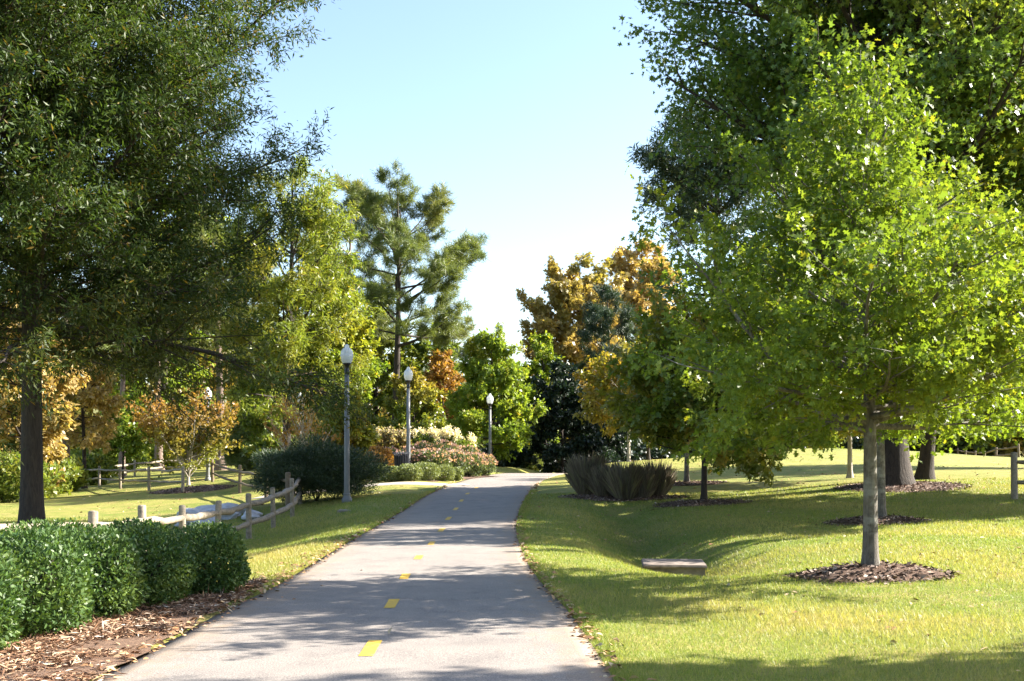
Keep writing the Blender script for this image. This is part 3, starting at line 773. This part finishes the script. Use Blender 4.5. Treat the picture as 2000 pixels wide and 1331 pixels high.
rl = ["pink rose bush left of the litter bin", "pink rose bush behind the second lamp post's foot", "pink rose bush above the widest boxwood mound", "pink rose bush over the right boxwood mounds",
      "pink rose bush spilling towards the path", "rose bush at the foot of the third lamp", "taller rose bush at the middle of the flower bed", "rose bush below the last white plumes", "rose bush behind the lamp, under the brown plumes"]
for k_, (u_, d_, r_, h_) in enumerate(rb):
    x_, y_ = at(u_, d_)
    rt = shrub("rose_bush", rl[k_], "shrub", x_, y_, r_, r_, h_, "oval", 4200, .10, "rose", 260 + k_, p=2.2, lump=.12, group="rose bushes in the flower bed", inner=.4)
    rg = np.random.default_rng(280 + k_); P, q = shell(rg, 260, r_ * 1.05, r_ * 1.05, h_ * 1.06, 2.2, .12, .9, .0); m_ = len(P)
    link("blossom", leaf_mesh("blossom", P, q + rg.normal(size=(m_, 3)) * .5, rg.normal(size=(m_, 3)), rg.uniform(.06, .12, m_), "star", rg.uniform(0, 1, m_), np.clip(rg.uniform(.5, 1.1, m_), 0, 1), 1.2), L["rose"], rt)
pl = ["white", "white", "white", "white", "white", "tan", "tan", "tan", "tan"]
pu = [905, 880, 858, 838, 818, 790, 770, 752, 732]
pn = ["at the right end of the row", "second from the right end", "third from the right end", "in the middle of the white ones", "right of the second lamp post", "right behind the second lamp post", "left of the second lamp post", "second from the left end", "at the left end of the row"]
for k_, u_ in enumerate(pu):
    x_, y_ = at(u_, 54.5 - .15 * k_)
    h_ = 1.55 if k_ else 1.35
    lab = ("tall shrub topped with creamy white flower plumes " if pl[k_] == "white" else "tall shrub with faded tan flower plumes ") + pn[k_]
    rt = shrub("plume_shrub", lab, "shrub", x_, y_, .55, .55, h_, "oval", 1800, .14, "green" if pl[k_] == "white" else "plume", 300 + k_, p=2.4, lump=.1, group="plume shrubs at the back of the flower bed")
    rg = np.random.default_rng(330 + k_); m_ = 900
    cen = np.stack([rg.uniform(-.5, .5, 14), rg.uniform(-.4, .4, 14), rg.uniform(.82, 1.06, 14) * h_], -1)
    P = cen[rg.integers(0, 14, m_)] + rg.normal(0, 1, (m_, 3)) * [.07, .07, .13]
    link("plume", leaf_mesh("plume", P, rg.normal(size=(m_, 3)) + [0, 0, .5], rg.normal(size=(m_, 3)), .11, "oval", rg.uniform(0, 1, m_), rg.uniform(.7, 1, m_) if pl[k_] == "white" else rg.uniform(0, .45, m_), 1.3), L["plume"], rt)
shrub("orange_shrub", "low rusty orange shrub between the dark shrub and the litter bin", "shrub", *at(741, 46.5), .62, .6, 1.15, "oval", 3600, .12, "russet", 350, lump=.12)
UB = [("pale scrubby bush at the left edge beyond the lawn", 8, 47, 2.0, 1.9, "green"), ("tan and green scrub left of the pine stems", 55, 54, 2.0, 2.0, "green"), ("scrub bush right of the dark oak trunk", 108, 58, 1.6, 1.6, "green"),
      ("rounded bush beside the leaning pine stems", 160, 69, 2.0, 1.9, "green"), ("bush behind the left end of the far fence", 215, 92, 2.6, 2.4, "green"), ("bush behind the middle of the far fence", 345, 97, 3.2, 2.6, "green"),
      ("yellowish bush beyond the far fence, left of the thin lamp", 505, 92, 2.6, 2.4, "lime"), ("bush filling the gap left of the bare crape myrtle", 548, 70, 2.0, 2.2, "green"),
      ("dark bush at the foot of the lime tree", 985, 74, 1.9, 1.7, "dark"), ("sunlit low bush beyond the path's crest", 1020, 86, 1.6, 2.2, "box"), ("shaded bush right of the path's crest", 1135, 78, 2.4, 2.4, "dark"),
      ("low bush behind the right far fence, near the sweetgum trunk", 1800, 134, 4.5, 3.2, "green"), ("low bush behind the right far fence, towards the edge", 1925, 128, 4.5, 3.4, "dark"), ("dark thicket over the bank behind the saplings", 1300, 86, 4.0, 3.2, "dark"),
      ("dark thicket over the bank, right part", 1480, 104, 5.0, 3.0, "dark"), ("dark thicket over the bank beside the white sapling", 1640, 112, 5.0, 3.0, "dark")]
for k_, (lab, u_, d_, r_, h_, lm_) in enumerate(UB):
    shrub("bush", lab, "bush", *at(u_, d_), r_, r_ * .8, h_, "oval", 6000, .06 + .0028 * d_, lm_, 360 + k_, lump=.16, hue=.3, inner=.4)

# ornamental grasses
fg = [(1146, 33.2, "leftmost ornamental grass clump, tallest of the row"), (1181, 32.7, "ornamental grass clump second from the left"), (1221, 32.1, "ornamental grass clump in the middle of the row"),
      (1252, 32.3, "ornamental grass clump second from the right"), (1281, 32.8, "rightmost ornamental grass clump, nearest the dark trunk")]
for k_, (u_, d_, lab) in enumerate(fg):
    rg = np.random.default_rng(400 + k_); x_, y_ = at(u_, d_); z_ = S(x_, y_)
    rt = thing("ornamental_grass", lab, "grass clump", (x_, y_, z_), "ornamental grass clumps by the swale")
    n_ = 4200; a = rg.uniform(0, 6.28, n_); rr = .25 * np.sqrt(rg.uniform(0, 1, n_))
    P = np.stack([rr * np.cos(a), rr * np.sin(a), np.full(n_, -.02)], -1)
    D = np.stack([np.cos(a) * (rr * .7 + rg.normal(0, .13, n_) * (1 + 1.2 * (rg.uniform(0, 1, n_) < .15))), np.sin(a) * (rr * .7 + rg.normal(0, .13, n_) * (1 + 1.2 * (rg.uniform(0, 1, n_) < .15))), np.ones(n_)], -1)
    Nn = np.stack([-np.cos(a), -np.sin(a), np.full(n_, .2)], -1) + rg.normal(0, .6, (n_, 3))
    ln = .86 * (.35 + .90 * rg.beta(1.6, 1.7, n_)) * (1.12 - .42 * (rr / .25) ** 2) * (1.20, .98, 1.08, .92, 1.02)[k_]
    link("blades", leaf_mesh("blades", P, D, Nn, ln, "reed", rg.uniform(0, 1, n_), (rg.uniform(0, 1, n_) < .2) * .8, .0075, .22), L["fountain"], rt)

# ------------------------------------------------------------------ lamps
def lamp(label, x, y, h, seed):
    z0 = S(x, y)
    rt = thing("street_lamp", label, "lamp", (x, y, z0), "acorn globe lamps along the path")
    G = Geo(); G.lathe([(0, -.1), (.155, -.1), (.155, .06), (.145, .10), (.115, .15), (.098, .21), (.105, .225), (.105, .25), (.09, .26), (0, .26)]); G.obj("base", M["post_grey"], rt)
    hp = h - .86
    G = Geo(); G.lathe([(.088, .255), (.082, 1.2), (.066, hp), (0, hp)], 20); G.obj("pole", M["post_grey"], rt)
    G = Geo(); G.lathe([(.070, hp - .01), (.074, hp), (.074, hp + .10), (.062, hp + .12), (.066, hp + .20), (.09, hp + .25), (.135, hp + .285), (.135, hp + .31), (0, hp + .31)], 20); G.obj("collar", M["black"], rt)
    g0 = hp + .305
    G = Geo(); G.lathe([(.115, g0), (.135, g0 + .03), (.168, g0 + .11), (.182, g0 + .20), (.182, g0 + .215)], 28)
    gl = G.obj("globe", M["globe"], rt)
    G = Geo(); G.lathe([(.187, g0 + .212), (.187, g0 + .228), (.183, g0 + .23), (.182, g0 + .29), (.165, g0 + .365), (.125, g0 + .42), (.075, g0 + .455), (.066, g0 + .475), (.068, g0 + .50), (.055, g0 + .535), (.02, g0 + .555), (0, g0 + .556)], 28)
    G.obj("cap", M["globe"], rt)
LX = [("nearest acorn lamp, its whole grey post clear beside the dark shrub", 677.5, hit(677, 981)[1]), ("second acorn lamp standing in the flower bed behind the boxwoods", 797.5, 46.0), ("third acorn lamp beside the lime green tree", 957, 61.5),
      ("far lamp with pale post inside the rail fence, globe behind orange leaves", 406, 54), ("thin far lamp left of the dark spreading shrub", 522, 84), ("lamp globe showing among bare crape myrtle stems", 586, 60)]
for k_, (lab, u_, d_) in enumerate(LX):
    x_, y_ = at(u_, d_)
    tv = [673, 717, 769, 757, 797, 767][k_]
    lamp(lab, x_, y_, min(4.9, max(3.8, zv(tv, d_) - S(x_, y_))), k_)

# ------------------------------------------------------------------ fences
def fence(label, pts, mat, hp=1.08, rails=(.80, .36), rp=.062, rr=.052, seed=0, last_rail=True, lift=0.0):
    rng = np.random.default_rng(seed)
    x0, y0 = pts[0]; z0 = S(x0, y0)
    rt = thing("rail_fence", label, "fence", (x0, y0, z0))
    B = [np.array([x - x0, y - y0, S(x, y) - z0]) for x, y in pts]
    for b in B:
        G = Geo(); hh = hp * rng.uniform(.95, 1.05); r = rp * rng.uniform(.9, 1.12); tl = rng.normal(0, .02, 2)
        zz = np.array([-.15, 0, .3, .6, hh - .02, hh, hh + .008]); k = np.array([1, 1, 1.03, .98, 1, .86, .3])
        G.tube(np.stack([b[0] + tl[0] * zz, b[1] + tl[1] * zz, b[2] + zz], -1), r * k, 9, True, rng.uniform(0, 1)); G.obj("post", M[mat], rt)
    for a, b in zip(B[:-1], B[1:]):
        for h in rails:
            G = Geo(); n = 9; t = np.linspace(0, 1, n)[:, None]
            P = a * (1 - t) + b * t + np.array([0, 0, h]) + np.array([0, 0, -1]) * (.03 * np.sin(t * math.pi)) + rng.normal(0, .014, (n, 3)) * np.sin(t * math.pi)
            G.tube(P, rr * (1 + rng.normal(0, .10, n)) * np.concatenate([[.75], np.ones(n - 2), [.75]]), 8, True, rng.uniform(0, 1)); G.obj("rail", M[mat], rt)
    return rt
f1 = [(-7.6, 12.3), at(180, 16.2), at(279, 18.2), at(357, 20), at(424, 23), at(486, 26), at(534, 28.3), at(571, 31), at(586, 34)]
fence("weathered log fence emerging from behind the hedge, nearest on the left", f1, "wood", 1.02, (.80, .36), .066, .066, 1)
fence("short dark stretch of rail fence running behind the spreading shrub", [at(415, 52), at(468, 44), at(520, 37.5), at(563, 32.8)], "wood_dark", 1.08, (.84, .40), .07, .05, 2)
fence("brown rail fence across the left lawn, sagging lower rail", [at(357, 46), at(291, 51.5), at(235, 58.5), at(194, 64), at(167, 68.5)], "wood", 1.1, (.95, .45), .07, .05, 3)
fence("far pale rail fence bending round the back of the left lawn", [at(180, 70), at(215, 74), at(263, 80), (-26.7, 86), at(373, 86.5), at(430, 87), at(483, 87.5), at(540, 88)], "wood", 1.1, (.92, .45), .075, .075, 4)
fence("rail fence at the right edge with one post in view", [(12.4, 27.8), (15.0, 26.2), (17.6, 24.6)], "wood", 1.12, (.92, .42), .075, .065, 5)
fence("far rail fence crossing behind the right lawn", [at(1990, 80), at(1945, 85), at(1923, 92), at(1904, 98), at(1886, 104), at(1871, 110), at(1830, 119), at(1786, 126), at(1740, 132), at(1690, 138)], "wood_dark", 1.1, (.92, .45), .09, .06, 6)

# ------------------------------------------------------------------ drain inlet, bin, cover, rocks
dx, dy = 2.62, 18.3
dz = float(surf(np.array([dx]), np.array([dy]))[0]) + .16
rt = thing("drain_inlet", "low concrete drain inlet with slab lid in the bottom of the swale", "drain", (dx, dy, dz), None, R(-5))
G = Geo()
for a, b in (((-.48, -.42, -.4), (-.36, .42, .125)), ((.36, -.42, -.4), (.48, .42, .125)), ((-.36, .30, -.4), (.36, .42, .125)), ((-.36, -.42, -.4), (.36, -.31, .125)),):
    G.box(a, b)
G.obj("inlet_box", M["stained_shaded"], rt, False)
import bmesh
bm = bmesh.new(); bmesh.ops.create_cube(bm, size=1.0)
for v in bm.verts: v.co = Vector((v.co.x * 1.02, v.co.y * .96, v.co.z * .05))
bmesh.ops.bevel(bm, geom=bm.edges[:], offset=.012, segments=2, affect='EDGES')
me = bpy.data.meshes.new("cover_slab"); bm.to_mesh(me); bm.free()
for v in me.vertices: v.co += Vector((random.uniform(-.006, .006), random.uniform(-.006, .006), random.uniform(-.004, .004)))
link("cover_slab", me, M["lid"], rt, (0, 0, .152))

x_, y_ = at(784, 45.2); rt = thing("litter_bin", "dark slatted litter bin behind the boxwoods beside the second lamp", "litter bin", (x_, y_, S(x_, y_)))
G = Geo(); G.lathe([(.0, .03), (.22, .03), (.235, .5), (.26, .84), (.25, .86), (.24, .84), (.215, .5), (.2, .05)], 20); G.obj("liner", M["black"], rt)
for k in range(20):
    a = k * math.pi / 10; c, s_ = math.cos(a), math.sin(a)
    G = Geo(); G.tube([(c * .25, s_ * .25, 0), (c * .262, s_ * .262, .5), (c * .285, s_ * .285, .84), (c * .345, s_ * .345, .97)], [.022, .022, .022, .014], 5); G.obj("slat", M["bin"], rt)
G = Geo(); t = np.linspace(0, 2 * math.pi, 25); G.tube(np.stack([.30 * np.cos(t), .30 * np.sin(t), np.full(25, .90)], -1), .016, 6, False); G.obj("rim", M["bin"], rt)

x_, y_ = hit(674, 998); me_ = Geo(); me_.box((-.17, -.25, -.05), (.17, .25, .022)); cv = me_.obj("utility_cover", M["concrete"], None, False, (x_, y_, S(x_, y_)))
tag(cv, "flat pale utility cover in the grass before the nearest lamp", "cover")

rk = np.random.default_rng(77)
rn = ["big pale rock right behind the leaning fence post", "flat pale rock at the left end of the rock pile", "pale rock left of the leaning fence post", "small pale rock in front of the pile", "pale rock at the right end of the pile", "slanted pale rock near the pile's right end",
      "upper pale rock seen over the log rail", "low pale rock seen between log rail and hedge", "pale rock beyond the darkest fence post"]
rp_ = [(430, 1006, .52), (378, 1012, .5), (402, 1004, .5), (398, 1018, .4), (458, 998, .42), (445, 1002, .48), (410, 998, .42), (384, 1020, .42), (492, 1006, .34)]
for k_, (u_, v_, r_) in enumerate(rp_):
    x_, y_ = hit(u_, v_ + 6); 
    bm = bmesh.new(); bmesh.ops.create_icosphere(bm, subdivisions=3, radius=1.0)
    o3 = rk.uniform(0, 6, 3)
    for v in bm.verts:
        c = v.co; f = 1 + .18 * math.sin(c.x * 3 + o3[0]) + .15 * math.sin(c.y * 4 + o3[1]) + .12 * math.sin(c.z * 5 + c.x * 3 + o3[2])
        v.co = Vector((round(c.x * f * 4.2) / 4.2 * .4 + c.x * f * .6, c.y * f, c.z * f * .8))
    me = bpy.data.meshes.new("rock"); bm.to_mesh(me); bm.free()
    o = link("rock", me, M["rock"], None, (x_, y_, S(x_, y_) + .06)); o.scale = (r_ * 1.3, r_, r_ * .62); o.rotation_euler = (0, 0, rk.uniform(0, 6))
    tag(o, rn[k_], "rock", "pale rocks behind the log fence")

# ------------------------------------------------------------------ mulch, straw, leaves, grass
RINGS = []
def mulch_ring(label, x, y, rx, ry, hgt, seed, ox=0.0):
    rng = np.random.default_rng(seed); na, nr = 48, 9
    a = np.arange(na) * 2 * math.pi / na
    ed = 1 + .09 * np.sin(a * 3 + rng.uniform(0, 6)) + .06 * np.sin(a * 7 + rng.uniform(0, 6))
    t = np.linspace(0, 1, nr)
    xx = x + ox + rx * t[:, None] * (ed * np.cos(a))[None]; yy = y + ry * t[:, None] * (ed * np.sin(a))[None]
    zz = surf(xx, yy) + .03 + hgt * (1 - t[:, None] ** 2) - .03 * t[:, None] ** 6 + rng.normal(0, .008, xx.shape)
    V = np.stack([xx, yy, zz], -1).reshape(-1, 3)
    i = np.arange(nr - 1)[:, None] * na; j = np.arange(na)[None]; j2 = (j + 1) % na
    Q = np.stack([i + j, i + na + j, i + na + j2, i + j2], -1).reshape(-1, 4)
    o = link("mulch_ring", np_mesh("mulch_ring", V, Q, True), M["mulch"])
    tag(o, label, "mulch", kind="stuff"); RINGS.append((x + ox, y, rx, ry))
    n = int(2600 * rx * ry); r_ = np.sqrt(rng.uniform(0, 1.25, n)); th = rng.uniform(0, 6.28, n)
    px_ = x + ox + rx * r_ * np.cos(th); py_ = y + ry * r_ * np.sin(th)
    pz_ = surf(px_, py_) + .034 + hgt * np.clip(1 - r_ ** 2, 0, 1)
    D = rng.normal(size=(n, 3)) * [1, 1, .25]; Nn = rng.normal(size=(n, 3)) * .4 + [0, 0, 1]
    ch = link("chips", leaf_mesh("chips", np.stack([px_, py_, pz_], -1), D, Nn, rng.uniform(.03, .10, n), "quad", rng.uniform(0, 1, n) ** 1.5, np.zeros(n), .7, .0), L["chip"], o)
mulch_ring("bark mulch mound round the nearest young oak", *NO, .85, .72, .10, 1)
mulch_ring("bark mulch mound round the second young oak", *T2, .95, .85, .10, 2, -.1)
mulch_ring("mulch patch at the thick sweetgum trunk", *at(1741, 32.1), 1.7, 1.4, .06, 3, .3)
mulch_ring("reddish mulch patch at the dark trunked sapling", *hit(1372, 984), 1.2, .8, .05, 4)
mulch_ring("mulch patch at the grey trunked sapling behind the grasses", *at(1345, 38.0), 1.2, 1.0, .05, 5)
mulch_ring("reddish mulch patch inside the left rail fence", *hit(375, 958), 1.6, 1.3, .12, 6)
mulch_ring("dark mulch under the ornamental grass clumps", *at(1218, 32.4), 1.7, .8, .02, 7)

# hedge bed
by = np.linspace(5.0, 13.2, 40); bxl = np.interp(by, [5, 8, 12, 13.2], [-4.9, -4.4, -3.6, -3.1]); bxr = pcx(by) - pcw(by) / 2 - np.interp(by, [5, 9, 12, 13.2], [-.03, -.02, .12, .35])
bed = link("hedge_bed", strip("hedge_bed", (bxl + bxr) / 2, by, bxr - bxl, None, .022, 12, .06, 9, False), M["soil"])
tag(bed, "bare reddish soil bed between the hedge and the path", "soil", kind="stuff")
fx_ = np.linspace(-5.6, -1.9, 30); 
fb = link("flower_bed", strip("flower_bed", fx_, 46.5 + .6 * np.sin(fx_), 9.0 , None, .02, 14, .1, 10, False), M["mulch"])
tag(fb, "dark mulched flower bed under the roses and boxwoods", "flower bed", kind="stuff")
def in_bed(x, y):
    return (x > np.interp(y, by, bxl) - .9) & (x < np.interp(y, by, bxr) + np.where(y < 11.6, .4, .02)) & (y > 5) & (y < 12.9)
rng = np.random.default_rng(9)
n_ = 60000; y_ = rng.uniform(5.6, 13.1, n_); t_ = rng.beta(1.0, 1.5, n_)
x_ = np.interp(y_, by, bxl) + .25 + t_ * (np.interp(y_, by, bxr) + .12 - np.interp(y_, by, bxl) - .25)
keep = (hnoise(np.stack([x_, y_, x_ * 0], -1), 2.2, 3) + (1 - t_) * 1.3 + rng.normal(0, .25, n_)) > .35
x_, y_ = x_[keep], y_[keep]; n_ = len(x_)
P = np.stack([x_, y_, surf(x_, y_) + .025 + rng.uniform(0, .035, n_)], -1)
me = leaf_mesh("pine_straw", P, rng.normal(size=(n_, 3)) * [1, 1, .18], rng.normal(size=(n_, 3)) * .5 + [0, 0, 1], .03 + .10 * rng.beta(1.2, 2.6, n_), "quad", rng.uniform(0, 1, n_) ** 1.25, np.zeros(n_), .22, .15)
tag(link("pine_straw", me, L["straw"]), "rusty pine straw and dry leaves in front of the hedge", "pine straw", kind="stuff")

def free(x, y, m=.02):
    k = (off_path(x, y) > m) & (off_side(x, y) > .05) & ~in_bed(x, y)
    for cx_, cy_, rx_, ry_ in RINGS: k &= ((x - cx_) / rx_) ** 2 + ((y - cy_) / ry_) ** 2 > .95
    k &= ~((np.abs(x - dx) < .5) & (np.abs(y - dy) < .5))
    return k
def sample(n, d0, d1, pw, rng, ul=-60, ur=2060):
    d = (d0 ** pw + (d1 ** pw - d0 ** pw) * rng.uniform(0, 1, n)) ** (1 / pw)
    x = (rng.uniform(ul, ur, n) - 1000) / F * d
    return x, d
rng = np.random.default_rng(12)
x_, y_ = sample(520000, 6.2, 34, .25, rng)
# a fringe that hangs over both edges of the path
ey = 6 + 30 * rng.uniform(0, 1, 42000) ** 1.6; sd = np.where(rng.uniform(0, 1, 42000) < .65, 1, -1)
ex = pcx(ey) + sd * (pcw(ey) / 2 + rng.exponential(.05, 42000))
x_ = np.concatenate([x_, ex]); y_ = np.concatenate([y_, ey])
k = free(x_, y_, -.005) & ~((x_ < -4) & (y_ < 13)); x_, y_ = x_[k], y_[k]; n_ = len(x_)
pn_ = hnoise(np.stack([x_, y_, x_ * 0], -1), .55, 8)
P = np.stack([x_, y_, ground_z(x_, y_) - .006], -1)
D = rng.normal(size=(n_, 3)) * [.55, .55, 0] + [0, 0, 1]
ln = rng.uniform(.022, .055, n_) * (1 + y_ / 60) * (1 + .25 * pn_)
wd_ = .0045 * np.maximum(1, y_ / 8)
hue_ = np.clip(.22 + .33 * pn_ + rng.normal(0, .22, n_), 0, 1)
hue_ = np.where((x_ < 0) & (y_ < 20), np.clip(hue_ + .25, 0, 1), hue_)
Sd = unit(rng.normal(size=(n_, 3)) * [1, 1, 0]); D = unit(D)
V = np.stack([P - Sd * wd_[:, None] / 2, P + Sd * wd_[:, None] / 2, P + D * ln[:, None]], 1)
me = np_mesh("grass", V.reshape(-1, 3), np.arange(n_ * 3).reshape(n_, 3), False, {"tone": rng.uniform(0, 1, n_), "hue": hue_})
tag(link("grass", me, L["grass"]), "short mown grass with straw coloured patches", "grass", kind="stuff")

x_, y_ = sample(5200, 6.5, 70, .6, rng)
ey = 6 + 36 * rng.uniform(0, 1, 1500) ** 1.5; sd = np.where(rng.uniform(0, 1, 1500) < .6, 1, -1)
ex = pcx(ey) + sd * (pcw(ey) / 2 + rng.normal(.02, .045, 1500))
qx, qy = rng.uniform(-3.2, -1.8, 900), rng.uniform(11.5, 21, 900)
x_ = np.concatenate([x_, ex, qx]); y_ = np.concatenate([y_, ey, qy]); o_ = off_path(x_, y_)
k = ((o_ > -.12) | (rng.uniform(0, 1, len(x_)) < .05)) & ((hnoise(np.stack([x_, y_, x_ * 0], -1), .8, 4) + rng.normal(0, .5, len(x_)) > .25) | (np.abs(o_) < .2)); x_, y_ = x_[k], y_[k]; n_ = len(x_)
P = np.stack([x_, y_, surf(x_, y_) + .028 * (off_path(x_, y_) > 0) + .006], -1)
me = leaf_mesh("fallen_leaves", P, rng.normal(size=(n_, 3)) * [1, 1, .15], rng.normal(size=(n_, 3)) * .35 + [0, 0, 1], rng.uniform(.03, .075, n_) * (1 + y_ / 50), "oval", rng.uniform(0, 1, n_), np.zeros(n_), 1.0, .3)
tag(link("fallen_leaves", me, L["litter"]), "dry brown leaves scattered on the lawn and along the path edges", "fallen leaves", kind="stuff")
